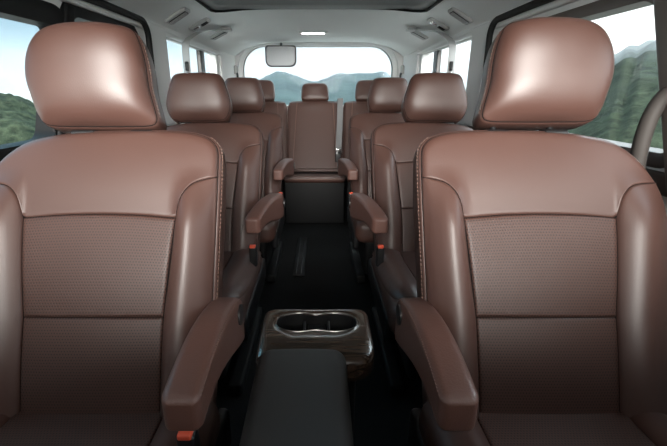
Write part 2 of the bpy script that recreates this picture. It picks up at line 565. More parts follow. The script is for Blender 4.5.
    MB().add(*rbox((bx, -.124, oz + .057), (.023, .018, .012), .004, 3)).build('release_button', M_RED, bk)
    # ---- armrest on the aisle side
    if arm:
        ax0 = head['ax']
        L = head['al']; zt = oz + head['az']
        def af(p):
            t = (p.y + L / 2) / L            # 0 at the front end, 1 at the pivot
            k = (p.z + .5 * .10) / .10       # 0 bottom, 1 top
            topz = .012 * math.sin(PI * t) - .012 * (1 - t) ** 3 - (.026 * t ** 3 if perf else 0)
            hgt = .060 + .052 * sstep(.05, .9, t)
            return (p.x * (1 - .12 * (1 - t)) - head.get('yaw', 0) * (1 - t), p.y, topz - (1 - k) * hgt)
        ar = MB().add(*rbox((ax0, head['ay'] - L / 2, zt), (head['aw'], L, .10), .016, 5, 8, af)).build('armrest', M_ARM, root, True, None)
        MB().add(*cyl((ax0 + head['aw'] / 2 - .002, .095, zt - .045), (ax0 + head['aw'] / 2 + .0025, .095, zt - .045), .021, 24)).build('pivot_cap', M_BLACK, ar)
        if perf:
            path = []
            for k in range(40):
                t = k / 39
                p = af(Vector((head['aw'] / 2 - .0045, -L / 2 + L * (.03 + .94 * t), .05)))
                path.append((ax0 + head['aw'] / 2 - .0033, head['ay'] - L / 2 + p[1], zt + p[2] - .0035))
            stitches('stitching', path, M_THREAD, ar, .006, .004, .0006)
    return root

head_front = dict(w0=.559, w1=.756, n=-.022, lean=.24, bulge=.044, e=.095, bx=.228, ax=.248, az=.186, al=.318, aw=.064, ay=.138, pts=[
    (-0.1267, 0.5627), (-0.1477, 0.5804), (-0.1589, 0.6175), (-0.1637, 0.6581), (-0.1541, 0.7024), (-0.1302, 0.7378), (-0.0920, 0.7528), (-0.0328, 0.7572), (0.0149, 0.7572), (0.0555, 0.7484), (0.0708, 0.7254), (0.0811, 0.6847), (0.0856, 0.6360), (0.0951, 0.5927), (0.0980, 0.5715), (0.0846, 0.5618), (0.0340, 0.5600), (-0.0519, 0.5600)])
def trap(w0, w1, wt, wb, wm):
    h = w1 - w0
    return [(-wb + .02, w0 + .001), (-wb - .010, w0 + .012), (-wm, w0 + h * .27), (-wm * .985, w0 + h * .48), (-wt - .016, w1 - h * .22), (-wt - .004, w1 - h * .08), (-wt + .022, w1 - .002), (0, w1),
            (wt - .022, w1 - .002), (wt + .004, w1 - h * .08), (wt + .016, w1 - h * .22), (wm * .985, w0 + h * .48), (wm, w0 + h * .27), (wb + .010, w0 + .012), (wb - .02, w0 + .001), (0, w0)]
head_mid = dict(w0=.560, w1=.752, n=-.02, lean=.24, bulge=.036, e=.085, bx=.27, ax=.345, az=.215, al=.33, aw=.064, yaw=.055, ay=.10, pts=trap(.560, .752, .100, .110, .136))
head_mid3 = dict(w0=.560, w1=.757, n=-.02, lean=.24, bulge=.036, e=.085, bx=.26, ax=.298, az=.225, al=.33, aw=.064, yaw=.04, ay=.10, pts=trap(.560, .757, .098, .108, .132))

CAT = 'car seat'
fs = seat('front_seat', .423, 1.0, head_front, (26, 22), True)
fs.location = (-.441, .622, 0)
tag(fs, 'large brown front seat in front of the black window pillar, red buckle showing', CAT, 'front seats')
fr = copy_tree(fs); fr.location = (.444, .622, 0); fr.scale = (-1, 1, 1)
tag(fr, 'large brown leather front seat beside the grey assist handle, headrest against the hazy hillside', CAT)
for ch in fr.children:
    if ch.name.startswith('belt_buckle'):
        ch.location = (0, .10, -.15)
    if ch.name.startswith('headrest'):
        ch.location = WV * .010
ms = seat('middle_seat', .37, 1.18, head_mid, (18, 16), False)
ms.location = (-.526, 1.56, 0)
tag(ms, 'brown leather second row seat directly behind the front seat on the blue sky side', CAT, 'second row seats')
mr_ = copy_tree(ms); mr_.location = (.508, 1.56, 0); mr_.scale = (-1, 1, 1)
tag(mr_, 'brown leather second row seat directly behind the front seat with the grey assist handle', CAT)
ts = seat('third_row_seat', .37, 1.08, head_mid3, (14, 12), False)
ts.location = (-.485, 2.40, 0)
tag(ts, 'brown leather third row seat on the side of the aisle nearer the hanging rear mirror', CAT, 'third row seats')
tr_ = copy_tree(ts); tr_.location = (.447, 2.40, 0); tr_.scale = (-1, 1, 1)
tag(tr_, 'brown leather third row seat across the aisle, beside the grey belt on the rear bench', CAT)

# rear bench seats
def rear_seat(name, x, w, head_w, belt_gap=0):
    root = empty(name, (x, 3.40, 0))
    oz = .40
    O = Vector((0, 0, oz))
    def S(u, ww, n): return O + Vector((u, 0, 0)) + WV * ww + NV * n
    h = w / 2
    pts = [(-h, -.06), (-h, .1), (-h, .3), (-h + .004, .50), (-h + .02, .548), (-h + .05, .558), (0, .560), (h - .05, .558), (h - .02, .548), (h - .004, .50), (h, .3), (h, .1), (h, -.06)]
    c = catmull(pts) + [(h - w * k / 14, -.06) for k in range(1, 14)]
    LP = at_params(c + [c[0]], [k / 140 for k in range(140)])
    def D(u, ww): return .012 * (1 - (u / h) ** 2) - .02 * sstep(.44, .57, ww) ** 2
    back = loft('backrest', LP, [(0, .3, lambda u, v: D(u, v) - .014), (0, .7, lambda u, v: D(u, v) - .014), (0, .95, lambda u, v: D(u, v) - .014), (-.002, 1, lambda u, v: D(u, v) - .012), (.003, 1, lambda u, v: D(u, v) - .014),
                                 (.004, 1, lambda u, v: -.05), (-.004, 1, lambda u, v: -.085), (-.03, 1, lambda u, v: -.09), (-.02, .5, lambda u, v: -.09)], M_LEA_SIDE, root, S, (0, .25), -.012, -.09)
    def v_(x0, x1): return [(x0 + (x1 - x0) * k / 10, -.04 + .592 * k / 10) for k in range(11)]
    a, b = h * .80, h * .66
    panel('center_panel', v_(-a, -b), v_(a, b), M_LEA, back, S, D, 14, 14, g1=(.012, .02))
    for sg in (-1, 1):
        panel('side_panel', v_(sg * (h - .001), sg * (h - .012)), v_(sg * a, sg * b), M_LEA, back, S, D, 6, 14, ga=(.012, .018), g1=(.012, .02))
        MB().add(*tube([S(x_, w_, D(x_, w_) - .001) for x_, w_ in v_(sg * a, sg * b)], .0028, 6)).build('piping', M_THREAD, back)
    hd0 = trap(.565, .565 + head_w[1], head_w[0] * .80, head_w[0] * .88, head_w[0])
    H = at_params((lambda q: q + [q[0]])(catmull(hd0, True)), [k / 80 for k in range(80)])
    prof = [(0, sc, (lambda s: lambda u, v: .02 * (1 - s ** 2.6) ** .8)(sc)) for sc in (.15, .35, .55, .7, .82, .91, .97)]
    prof += [(0, 1, lambda u, v: -.004), (.004, 1, lambda u, v: -.01), (.006, 1, lambda u, v: -.03), (-.004, 1, lambda u, v: -.065), (-.03, 1, lambda u, v: -.075), (-.02, .4, lambda u, v: -.075)]
    hd = loft('headrest', H, prof, M_LEA, root, S, (0, .565 + head_w[1] / 2), .02, -.075)
    for sx in (-1, 1):
        MB().add(*cyl(S(sx * .05, .52, -.04), S(sx * .05, .60, -.04), .006, 10)).build('post', M_CHROME, hd)
    cu = MB().add(*rbox((0, -.205, oz - .035), (w - .006, .50, .055), .022, 4, 4, lambda p: (p.x, p.y, p.z + .16 * (-p.y - .25)))).build('seat_cushion', M_LEA, root, True, None)
    MB().add(*tube([(-h + .03, -.4555, oz - .035), (h - .03, -.4555, oz - .035)], .0025, 6)).build('piping', M_THREAD, cu)
    MB().add(*rbox((0, -.19, (oz - .065) / 2 + .003), (w - .01, .46, oz - .07), .01, 2)).build('seat_base', M_MATTE, root)
    return root
rc = rear_seat('bench_seat', -.035, .47, (.115, .150))
tag(rc, 'brown leather middle seat of the rear bench at the end of the aisle, small headrest', CAT, 'rear bench seats')
rl = rear_seat('bench_seat', -.515, .47, (.125, .178))
tag(rl, 'brown leather rear bench seat under the hanging mirror, mostly hidden behind third row seat', CAT, 'rear bench seats')
rr_ = rear_seat('bench_seat', .445, .47, (.125, .178))
tag(rr_, 'brown leather rear bench seat beyond the grey belt, hidden behind a third row seat', CAT, 'rear bench seats')

# grey lap and shoulder belt down the rear bench, in front of the gap between two seats
bt = empty('shoulder_belt', (.145, 3.3, .3))
def rp(u, w, n):
    p = Vector((u, 3.40, .40)) + WV * w + NV * n
    return p - Vector((.145, 3.3, .3))
MB().add(*tube([rp(.185, .578, -.05), rp(.184, .572, .012), rp(.183, .53, .020), rp(.178, .35, .028), rp(.165, .12, .036)], 0, 12, flat=(.050, .003, (1, 0, 0)))).build('belt_webbing', M_BELT, bt)
bk = MB().add(*rbox(rp(.165, .10, .036), (.055, .012, .05), .005, 2)).add(*tube([rp(.165 + .018 * math.cos(t), .07 + .014 * math.sin(t), .036) for t in [k * PI / 8 for k in range(16)]], .004, 6, True)).build('latch_plate', M_CHROME, bt)
MB().add(*rbox(rp(.160, .045, .045), (.046, .035, .075), .008, 3)).build('belt_buckle', M_BLACK, bt)
tag(bt, 'grey seat belt hanging down the rear bench beside its middle headrest', 'seat belt')

# ------------------------------------------------------------------ centre console
cc = empty('center_console', (-.02, .62, 0))
def cl(x, y, z): return (x + .02, y - .62, z)
body = MB().add(*rbox(cl(-.033, .46, .215), (.150, .50, .42), .02, 3)).add(*rbox(cl(-.008, .835, .20), (.19, .15, .39), .02, 3)).build('console_body', M_MATTE, cc)
def lidf(p):
    t = (p.y + .25) / .50
    return (p.x * (1 + .06 * t), p.y, p.z + .006 * math.cos(p.x / .09 * 1.4) + (.008 * math.sin(PI * t)))
lid = MB().add(*rbox(cl(-.034, .447, .472), (.168, .50, .062), .026, 5, 6, lidf)).build('armrest_lid', M_DARK, cc, True, None)
# tray with two cup wells, walnut
def tray():
    x0, x1, y0, y1, zt = -.140, .126, .712, .932, .452
    # top face outline and the well outline (two cups joined by a waist)
    def rr(x0, x1, y0, y1, r, n=8):
        P = []
        for sx, sy, a, q in ((1, -1, -PI / 2, .062), (1, 1, 0, r), (-1, 1, PI / 2, r), (-1, -1, PI, r)):
            cx = x1 - q if sx > 0 else x0 + q; cy = y1 - q if sy > 0 else y0 + q
            for k in range(n + 1): P.append((cx + q * math.cos(a + k / n * PI / 2), cy + q * math.sin(a + k / n * PI / 2)))
        return P
    out = at_params((lambda c: c + [c[0]])(rr(x0, x1, y0, y1, .028)), [k / 96 for k in range(96)])
    cxm, cym, R = -.006, .868, .046
    well = []
    for k in range(96):
        a = 2 * PI * k / 96
        dx = .100 * math.copysign(abs(math.cos(a)) ** .8, math.cos(a)); 
        ry = R * (1 - .22 * math.exp(-(dx / .030) ** 2))
        well.append((cxm + dx, cym + ry * math.copysign(abs(math.sin(a)) ** .72, math.sin(a))))
    # match start angle
    def ang(P, c): return [math.atan2(q[1] - c[1], q[0] - c[0]) for q in P]
    oc = (cxm, cym)
    A = ang(out, oc)
    outm = []
    for q in well:
        a = math.atan2(q[1] - oc[1], q[0] - oc[0])
        # ray cast from the well centre to the outer outline
        best = None
        for i in range(len(out)):
            p1, p2 = out[i], out[(i + 1) % len(out)]
            d = (math.cos(a), math.sin(a)); e = (p2[0] - p1[0], p2[1] - p1[1])
            den = d[0] * e[1] - d[1] * e[0]
            if abs(den) < 1e-12: continue
            f = (p1[0] - oc[0], p1[1] - oc[1])
            t = (f[0] * e[1] - f[1] * e[0]) / den; s = (f[0] * d[1] - f[1] * d[0]) / den
            if t > 0 and -1e-6 <= s <= 1 + 1e-6: best = t if best is None else min(best, t)
        outm.append((oc[0] + best * math.cos(a), oc[1] + best * math.sin(a)))
    V = []; F = []; n = 96
    rings = []
    def ring(P, z): rings.append([cl(x, y, z) for x, y in P])
    def mixp(t): return [(a[0] + (b[0] - a[0]) * t, a[1] + (b[1] - a[1]) * t) for a, b in zip(well, outm)]
    ring(well, zt - .006); ring(mixp(.04), zt + .001); ring(mixp(.3), zt + .002); ring(mixp(.7), zt + .001); ring(mixp(.93), zt - .001); ring(mixp(.985), zt - .006)
    ring(outm, zt - .016); ring(outm, zt - .050); ring(mixp(.97), zt - .054)
    for r in rings: V += r
    for r in range(len(rings) - 1):
        for i in range(n): F.append([r * n + i, r * n + (i + 1) % n, (r + 1) * n + (i + 1) % n, (r + 1) * n + i])
    tr = mesh_obj('wood_tray', V, F, M_WOOD, cc, True)
    # black cup wells
    V = []; F = []
    for z, sc in ((zt - .004, 1.0), (zt - .01, .985), (zt - .055, .93), (zt - .06, .85), (zt - .06, .02)):
        V += [cl(cxm + (x - cxm) * sc, cym + (y - cym) * sc, z) for x, y in well]
    for r in range(4):
        for i in range(n): F.append([r * n + i, r * n + (i + 1) % n, (r + 1) * n + (i + 1) % n, (r + 1) * n + i])
    mesh_obj('cup_well', V, F, M_MATTE, tr, True)
    MB().add(*tube([cl(cxm + (x - cxm) * 1.005, cym + (y - cym) * 1.01, zt + .0005) for x, y in well], .0018, 8, True)).build('chrome_ring', M_SATIN, tr)
    for sx in (-1, 1):
        MB().add(*rbox(cl(cxm + sx * .030, cym - .006, zt - .026), (.006, .055, .034), .002, 2)).build('cup_divider', M_BLACK, tr)
    MB().add(*rbox(cl(cxm, cym, zt - .040), (.046, .055, .03), .004, 2)).build('cup_bridge', M_BLACK, tr)
tray()
MB().add(*tube([cl(.049, .25, .43), cl(.052, .45, .438), cl(.054, .66, .436)], .0025, 6)).build('lid_edge_highlight', M_VENT, cc)  # pale bead standing in for the highlight along the lid edge
tag(cc, 'center console between the front seats with charcoal armrest lid and walnut cup holder tray', 'console')

# floor rail plate in the aisle
rl_ = empty('floor_rail', (-.115, 2.35, 0))
MB().add(*rbox((0, 0, .006), (.065, .62, .010), .004, 2)).build('rail_plate', M_MATTE, rl_)
for k in (-1, 1):
    MB().add(*rbox((k * .014, 0, .012), (.005, .58, .006), .002, 2)).build('rail_lip', M_BLACK, rl_)
tag(rl_, 'narrow black metal rail plate set in the aisle carpet between second and third rows', 'rail')

# ------------------------------------------------------------------ cabin shell
YF, YR = -.85, 3.92
XW = .775
ZW = 1.335
def zceil(x, y):
    b = 1.435 - .030 * sstep(2.1, 3.9, y)
    return b - .105 * (abs(x) / .74) ** 5

def struct(o): o['kind'] = 'structure'; return o

fl = MB().add(*rbox((0, (YF + YR) / 2, -.03), (2 * XW + .1, YR - YF + .1, .06), .005, 1)).build('floor', M_CARPET, None, False); struct(fl)

def rrect(a0, a1, b0, b1, r, n=8):
    P = []
    if not isinstance(r, (list, tuple)): r = (r,) * 4
    for (ca, cb, ang, q) in ((a1, b0, -PI / 2, r[0]), (a1, b1, 0, r[1]), (a0, b1, PI / 2, r[2]), (a0, b0, PI, r[3])):
        sx = -1 if ca == a1 else 1; sy = -1 if cb == b1 else 1
        cx, cy = ca + sx * q, cb + sy * q
        for k in range(n + 1):
            P.append((cx + q * math.cos(ang + k / n * PI / 2), cy + q * math.sin(ang + k / n * PI / 2)))
    return P

def holed(name, outer, holes, place, t, mat):
    """slab with holes; place(a,b,depth)->3D; t thickness"""
    bm = bmesh.new()
    edges = []
    for loop in [outer] + holes:
        vs = [bm.verts.new((p[0], p[1], 0)) for p in loop]
        for i in range(len(vs)): edges.append(bm.edges.new((vs[i], vs[(i + 1) % len(vs)])))
    bmesh.ops.triangle_fill(bm, use_beauty=True, use_dissolve=False, edges=edges)
    bm.faces.ensure_lookup_table()
    geo = bmesh.ops.extrude_face_region(bm, geom=list(bm.faces))
    for e in geo['geom']:
        if isinstance(e, bmesh.types.BMVert): e.co.z = t
    for v in bm.verts:
        v.co = place(v.co.x, v.co.y, v.co.z)
    bmesh.ops.recalc_face_normals(bm, faces=bm.faces)
    me = bpy.data.meshes.new(name); bm.to_mesh(me); bm.free()
    me.materials.append(mat)
    return link(name, me)

def ringframe(mb, loop, place, wi, th, d0=0.0):
    """picture-frame moulding along a hole loop, wi wide, th proud"""
    n = len(loop); N = outward(loop)
    prof = [(-.004, -.058), (-.005, -.02), (-.004, th * .6), (.004, th), (wi * .8, th), (wi, th * .4), (wi, -.004)]
    V = []; F = []
    for (o, d) in prof:
        V += [place(p[0] + q[0] * o, p[1] + q[1] * o, -(d + d0)) for p, q in zip(loop, N)]
    m = len(prof)
    for r in range(m - 1):
        for i in range(n): F.append([r * n + i, r * n + (i + 1) % n, (r + 1) * n + (i + 1) % n, (r + 1) * n + i])
    return mb.add(V, F)

def pane(name, loop, place, depth, mat=None):
    n = len(loop)
    V = [place(p[0], p[1], depth) for p in loop] + [place(p[0], p[1], depth + .004) for p in loop]
    F = [list(range(n)), list(range(n, 2 * n))] + [[i, (i + 1) % n, n + (i + 1) % n, n + i] for i in range(n)]
    o = mesh_obj(name, V, F, mat or M_GLASS, None, False)
    return struct(o)

def PL(a, b, d): return Vector((-XW - d, a, b))
def PR(a, b, d): return Vector((XW + d, a, b))
BELT = .86
# left side: front door glass, black pillar, sliding door glass, quarter glass
hl = [rrect(-.35, 1.335, BELT, 1.183, (.03, .030, .20, .03)), rrect(1.380, 1.86, BELT, 1.225, (.04, .10, .04, .04)), rrect(2.20, 3.25, BELT, 1.262, (.05, .07, .06, .05))]
hr = [rrect(-.35, .885, BELT, 1.183, (.03, .05, .20, .03)), rrect(1.008, 1.90, BELT, 1.205, (.04, .10, .06, .04)), rrect(2.20, 3.25, BELT, 1.262, (.05, .07, .06, .05))]
def lean(lp, edge, dirn, zt):
    # lean the upright edge of a glass opening: the foot of the pillar stands further forward
    return [((a - .42 * (zt - b) if (a > edge if dirn > 0 else a < edge) else a), b) for a, b in lp]
hl[0] = lean(hl[0], 1.0, 1, 1.20); hl[1] = lean(hl[1], 1.5, -1, 1.20)
hr[0] = lean(hr[0], .5, 1, 1.18); hr[1] = lean(hr[1], 1.5, -1, 1.18)
outer = [(YF - .03, -.0), (YR + .05, -.0), (YR + .05, ZW), (YF - .03, ZW)]
wl = struct(holed('wall_left', outer, hl, PL, .055, M_WALL))
wr = struct(holed('wall_right', outer, hr, PR, .055, M_WALL))
wn = 0
for side, holes, P in (('left', hl, PL), ('right', hr, PR)):
    for k, lp in enumerate(holes):
        wn += 1
        g = pane('window_%d' % wn, lp, P, .030)
        if k < 2:
            mb = MB()
            ringframe(mb, lp, P, (.055 if side == 'left' else .030), .006)
            mb.build('window_frame', M_MATTE if side == 'left' else M_TAUPE, g, True, 40)
        else:
            # black divider post in the quarter glass
            MB().add(*rbox(P(2.885, (BELT + 1.262) / 2, .016), (.03, .09, 1.262 - BELT), .006, 2)).build('window_divider', M_BLACK, g)
            MB().add(*rbox(P(2.72, 1.256, .010), (.03, 1.0, .020), .006, 2)).build('window_frame', M_VENT, g)
# pillar trims
tn = 0
def trim(o):
    global tn
    tn += 1
    o.name = 'trim_%d' % tn
    return struct(o)
def trimbox(c, s, r, mat, fn=None): return trim(MB().add(*rbox(c, s, r, 4, 4, fn)).build('trim', mat))
trimbox((-XW + .004, 1.358, 1.02), (.026, .046, .46), .011, M_MATTE, lambda p: (p.x, p.y - .42 * (.18 - p.z), p.z))
trimbox((XW - .010, .947, 1.02), (.050, .120, .48), .022, M_TAUPE, lambda p: (p.x, p.y - .42 * (.16 - p.z), p.z))
# black door seals: along the roof edge and down the rear door jamb
for sg in (-1, 1):
    zs = 1.278; xs = sg * .745
    P = [(xs, -.3, zs - .03), (xs, .3, zs - .006), (xs, .9, zs), (xs, 1.5, zs + .004), (xs, 1.85, zs + .002)]
    R = .065
    for k in range(1, 9):
        a = k / 8 * PI / 2
        P.append((xs, 1.85 + R * math.sin(a), zs + .002 - R * (1 - math.cos(a))))
    P += [(xs - sg * .0, 1.912, 1.10), (xs + sg * .006, 1.905, .95), (xs + sg * .012, 1.90, .70), (xs + sg * .012, 1.90, .30), (xs + sg * .012, 1.90, .05)]
    Q = catmull(P[:5], False, 6)[:-1] + P[4:]
    trim(MB().add(*tube(Q, .013, 10)).build('trim', M_RUB))
    # pale trim panel between seal and glass (door frame), and fluted rear pillar
    trimbox((sg * (XW - .008), 2.06, 1.06), (.035, .20, .46), .014, M_WALL)
    trimbox((sg * (XW - .006), 3.60, 1.06), (.030, .56, .46), .013, M_WALL)
    # roof cove between headliner and side wall
    trimbox((sg * (XW - .006), 1.4, 1.265), (.028, 4.0, .024), .010, M_HEAD)
    trimbox((sg * (XW - .004), 1.6, .80), (.016, 3.6, .05), .007, M_TAUPE)

# ceiling
nx, ny = 48, 60
V = []; F = []
for j in range(ny + 1):
    y = -.02 + (YR + .04 + .02) * j / ny
    for i in range(nx + 1):
        x = -XW - .03 + 2 * (XW + .03) * i / nx
        V.append((x, y, zceil(x, y)))
base = len(V)
V += [(v[0], v[1], v[2] + .05) for v in V[:base]]
for j in range(ny):
    for i in range(nx):
        a = j * (nx + 1) + i
        q = [a, a + 1, a + nx + 2, a + nx + 1]
        F.append(q); F.append([base + k for k in reversed(q)])
edge = [i for i in range(nx)]
for i in range(nx):
    F.append([i, i + 1, base + i + 1, base + i]); k = ny * (nx + 1) + i
    F.append([k, k + 1, base + k + 1, base + k])
for j in range(ny):
    for i in (0, nx):
        a = j * (nx + 1) + i
        F.append([a, a + nx + 1, base + a + nx + 1, base + a])
struct(mesh_obj('ceiling', V, F, M_HEAD))

# rear wall and tailgate glass
def PB(a, b, d): return Vector((a, YR - .02 + d, b))
hb = rrect(-.690, .670, .86, 1.372, (.06, .20, .20, .06), 12)
struct(holed('wall_rear', [(-XW - .02, 0), (XW + .02, 0), (XW + .02, 1.43), (-XW - .02, 1.43)], [hb], PB, .05, M_WALL))
wn += 1
g = pane('window_%d' % wn, hb, PB, .03)
ringframe(MB(), hb, PB, .050, .02).build('window_frame', M_WALL, g, True, 40)
MB().add(*tube([PB(p[0] * .995, p[1], -.008) for p in hb], .006, 8, True)).build('window_seal', M_RUB, g)

# front of the cabin (behind the camera): bulkhead, windscreen
struct(MB().add(*rbox((0, YF - .01, .42), (2 * XW + .1, .06, .84), .01, 1)).add(*rbox((0, -.53, .87), (2 * XW - .02, .60, .16), .05, 3)).build('wall_front', M_MATTE, None, False))  # unseen dash ledge added to keep light off the lower seats
wn += 1
V = []; F = []
for j in range(9):
    for i in range(13):
        x = -.80 + 1.60 * i / 12; t = j / 8
        V.append((x, -.80 + .80 * t + .08 * (x / .8) ** 2 * (1 - t), .84 + .58 * t))
V += [(v[0], v[1] - .003, v[2] + .003) for v in V]
for j in range(8):
    for i in range(12):
        a = j * 13 + i; F.append([a, a + 1, a + 14, a + 13]); F.append([117 + k for k in (a + 13, a + 14, a + 1, a)])
struct(mesh_obj('window_%d' % wn, V, F, M_GLASS))

# ------------------------------------------------------------------ roof fittings
def roofgrid(x0, x1, y0, y1, r, drop, n=26):
    """patch that follows the headliner, with rounded corners; returns V,F of a thin slab"""
    lp = rrect(x0, x1, y0, y1, r, 8)
    c = ((x0 + x1) / 2, (y0 + y1) / 2)
    V = []; F = []; m = len(lp)
    scs = [1, .995, .9, .75, .6, .45, .3, .15]
    for k, s in enumerate(scs):
        for p in lp:
            x = c[0] + (p[0] - c[0]) * s; y = c[1] + (p[1] - c[1]) * s
            V.append((x, y, zceil(x, y) - (drop if k else -.01)))
    for r_ in range(len(scs) - 1):
        for i in range(m): F.append([r_ * m + i, r_ * m + (i + 1) % m, (r_ + 1) * m + (i + 1) % m, (r_ + 1) * m + i])
    V.append((c[0], c[1], zceil(*c) - drop))
    for i in range(m): F.append([(len(scs) - 1) * m + i, (len(scs) - 1) * m + (i + 1) % m, len(V) - 1])
    return V, F, lp
sr = empty('sunroof', (0, 1.6, 1.43))
def off(V, o): return [Vector(v) - Vector(o) for v in V]
sx0, sx1, sy0, sy1 = -.57, .57, .55, 2.44
V, F, lp = roofgrid(sx0, sx1, sy0, sy1, .10, .004)
mesh_obj('sunroof_glass', off(V, sr.location), F, M_SHADE, sr)
ringp = [Vector((p[0], p[1], zceil(*p) - .008)) - Vector(sr.location) for p in at_params((lambda q: q + [q[0]])(lp), [k / 120 for k in range(120)])]
MB().add(*tube(ringp, .0065, 8, True)).build('sunroof_frame', M_RUB, sr)
tag(sr, 'dark rounded sunroof panel in the grey headliner above the front rows', 'sunroof')

dl = empty('dome_lamp', (-.045, 3.28, zceil(0, 3.28)))
MB().add(*rbox((0, 0, -.004), (.225, .075, .018), .0085, 4)).build('lamp_housing', M_WALL, dl)
MB().add(*rbox((0, 0, -.011), (.165, .040, .010), .0045, 4)).build('lamp_lens', M_LAMP, dl)
tag(dl, 'slim white dome lamp on the headliner in front of the rear window', 'lamp')

def vent(x, y, kind, label, group):
    sg = 1 if x > 0 else -1
    z = zceil(x, y)
    e = empty('air_vent' if kind == 'vent' else 'reading_lamp', (x, y, z - .006))
    sl = math.atan2(zceil(x - sg * .05, y) - zceil(x + sg * .05, y), .1)
    e.rotation_euler = (0, sg * sl, 0)
    MB().add(*rbox((0, 0, 0), (.125, .085, .022), .010, 4)).build('vent_bezel' if kind == 'vent' else 'lamp_housing', M_VENT, e)
    if kind == 'vent':
        MB().add(*rbox((0, 0, -.010), (.098, .060, .008), .0035, 2)).build('vent_throat', M_MATTE, e)
        for k in range(4):
            MB().add(*rbox((0, -.0225 + .015 * k, -.0145), (.096, .008, .003), .0014, 1)).build('vent_slat', M_VENT, e)
    else:
        MB().add(*rbox((-.026, 0, -.010), (.040, .045, .01), .004, 2)).build('lamp_lens', M_CHROME, e)
        MB().add(*rbox((.026, 0, -.010), (.042, .045, .008), .0035, 2)).build('lamp_switch', M_MATTE, e)
    tag(e, label, 'vent' if kind == 'vent' else 'lamp', group)
    return e
for sg, sd in ((-1, 'blue sky'), (1, 'white sky')):
    vent(sg * .700, 2.20, 'vent', 'grey louvred roof vent nearest the black door seal on the %s side' % sd, 'roof vents')
    vent(sg * .680, 2.52, 'lamp', 'small roof reading lamp between the two vents on the %s side' % sd, 'reading lamps')
    vent(sg * .668, 2.93, 'vent', 'grey louvred roof vent beside the pale belt strap on the %s side' % sd, 'roof vents')

# belts that hang from the roof over the quarter glass
for sg in (-1, 1):
    e = empty('roof_belt', (sg * .70, 2.5, zceil(.7, 2.5) - .03))
    L0 = Vector(e.location)
    zt = zceil(.66, 2.86) - .012
    pts = [(sg * .60, 2.86, zceil(.60, 2.86) - .010), (sg * .66, 2.74, zt - .002), (sg * .705, 2.60, zceil(.705, 2.6) - .022), (sg * .735, 2.50, 1.285), (sg * .738, 2.43, 1.255), (sg * .736, 2.395, 1.21), (sg * .734, 2.385, 1.14), (sg * .735, 2.38, 1.02)]
    pts = [Vector(p) - L0 for p in catmull(pts, False, 5)]
    MB().add(*tube(pts, 0, 12, flat=(.048, .003, (1, sg * .35, 0)))).build('belt_webbing', M_PALEBELT, e)
    MB().add(*rbox(Vector((sg * .60, 2.86, zceil(.6, 2.86) - .012)) - L0, (.06, .085, .02), .008, 3)).build('belt_guide', M_VENT, e)
    tg = MB().add(*rbox(Vector((sg * .730, 2.378, 1.125)) - L0, (.016, .038, .050), .005, 2)).build('latch_plate', M_BLACK, e)
    MB().add(*rbox(Vector((sg * .730, 2.378, 1.085)) - L0, (.010, .028, .024), .003, 2)).build('latch_tongue', M_CHROME, tg)
    MB().add(*rbox(Vector((sg * .730, 2.378, 1.065)) - L0, (.018, .042, .034), .006, 2)).build('belt_stop', M_BLACK, e)
    tag(e, 'pale belt strap looped from the roof over the quarter window on the %s side' % ('blue sky' if sg < 0 else 'white sky'), 'seat belt', 'roof belts')

# black coat hooks at the lower sides of the tailgate frame
for sg in (-1, 1):
    e = empty('belt_anchor', (sg * .74, 3.80, 1.17))
    MB().add(*rbox((0, 0, 0), (.030, .04, .075), .012, 3)).build('anchor_cover', M_VENT, e)
    MB().add(*tube([(-sg * .012, -.01, -.03), (-sg * .02, -.03, -.05), (-sg * .02, -.03, -.10)], .009, 8)).build('anchor_strap', M_BLACK, e)
    tag(e, 'small belt anchor on the tailgate pillar %s' % ('beside the hanging rear mirror' if sg < 0 else 'opposite the hanging rear mirror'), 'belt anchor', 'tailgate belt anchors')

# mirror hanging at the top of the tailgate glass
mi = empty('rear_view_mirror', (-.335, 3.80, 1.345))
def mirror_shell():
    V = []; F = []
    for y, g in ((-.019, -.004), (-.017, .001), (.0, .003), (.016, -.004), (.024, -.025)):
        V += [(p[0], y, p[1]) for p in rrect(-.134 - g, .134 + g, -.150 - g, .022 + g, (.052, .026, .026, .052), 8)]
    n = len(V) // 5
    for r in range(4):
        for i in range(n): F.append([r * n + i, r * n + (i + 1) % n, (r + 1) * n + (i + 1) % n, (r + 1) * n + i])
    F.append(list(range(n))); F.append(list(range(4 * n, 5 * n)))
    return mesh_obj('mirror_housing', V, F, M_BLACK, mi, True, None, 50)
mirror_shell()
def mirf():
    lp = rrect(-.125, .125, -.142, .014, (.046, .02, .02, .046), 8)
    n = len(lp)
    V = [(p[0], -.0235, p[1]) for p in lp] + [(p[0] * .985, -.0185 - .008, p[1] * .985 - .001) for p in lp]
    F = [[i, (i + 1) % n, n + (i + 1) % n, n + i] for i in range(n)] + [list(range(n, 2 * n))]
    return mesh_obj('mirror_glass', [(v[0], v[1] + .004, v[2]) for v in V], F, M_MIRROR, mi, False)
mirf()
MB().add(*cyl((0, .014, .0), (0, .055, .045), .010, 12)).build('mirror_stem', M_BLACK, mi)
tag(mi, 'grey rear-view mirror hanging at the top edge of the rear window', 'mirror')

# assist handle on the right B pillar
ah = empty('assist_handle', (.735, .93, .92))
hp = [(.045, -.03, -.17), (.010, -.035, -.17), (-.012, -.035, -.13), (-.018, -.03, -.05), (-.012, -.028, .02), (.008, -.026, .065), (.038, -.024, .085), (.075, -.02, .09)]
Q = catmull([(x, y, z) for x, y, z in hp], False, 8)
MB().add(*tube(Q, .0165, 14)).build('handle_grip', M_GREY, ah)
tag(ah, 'grey curved assist handle on the door pillar beside the front seat', 'handle')

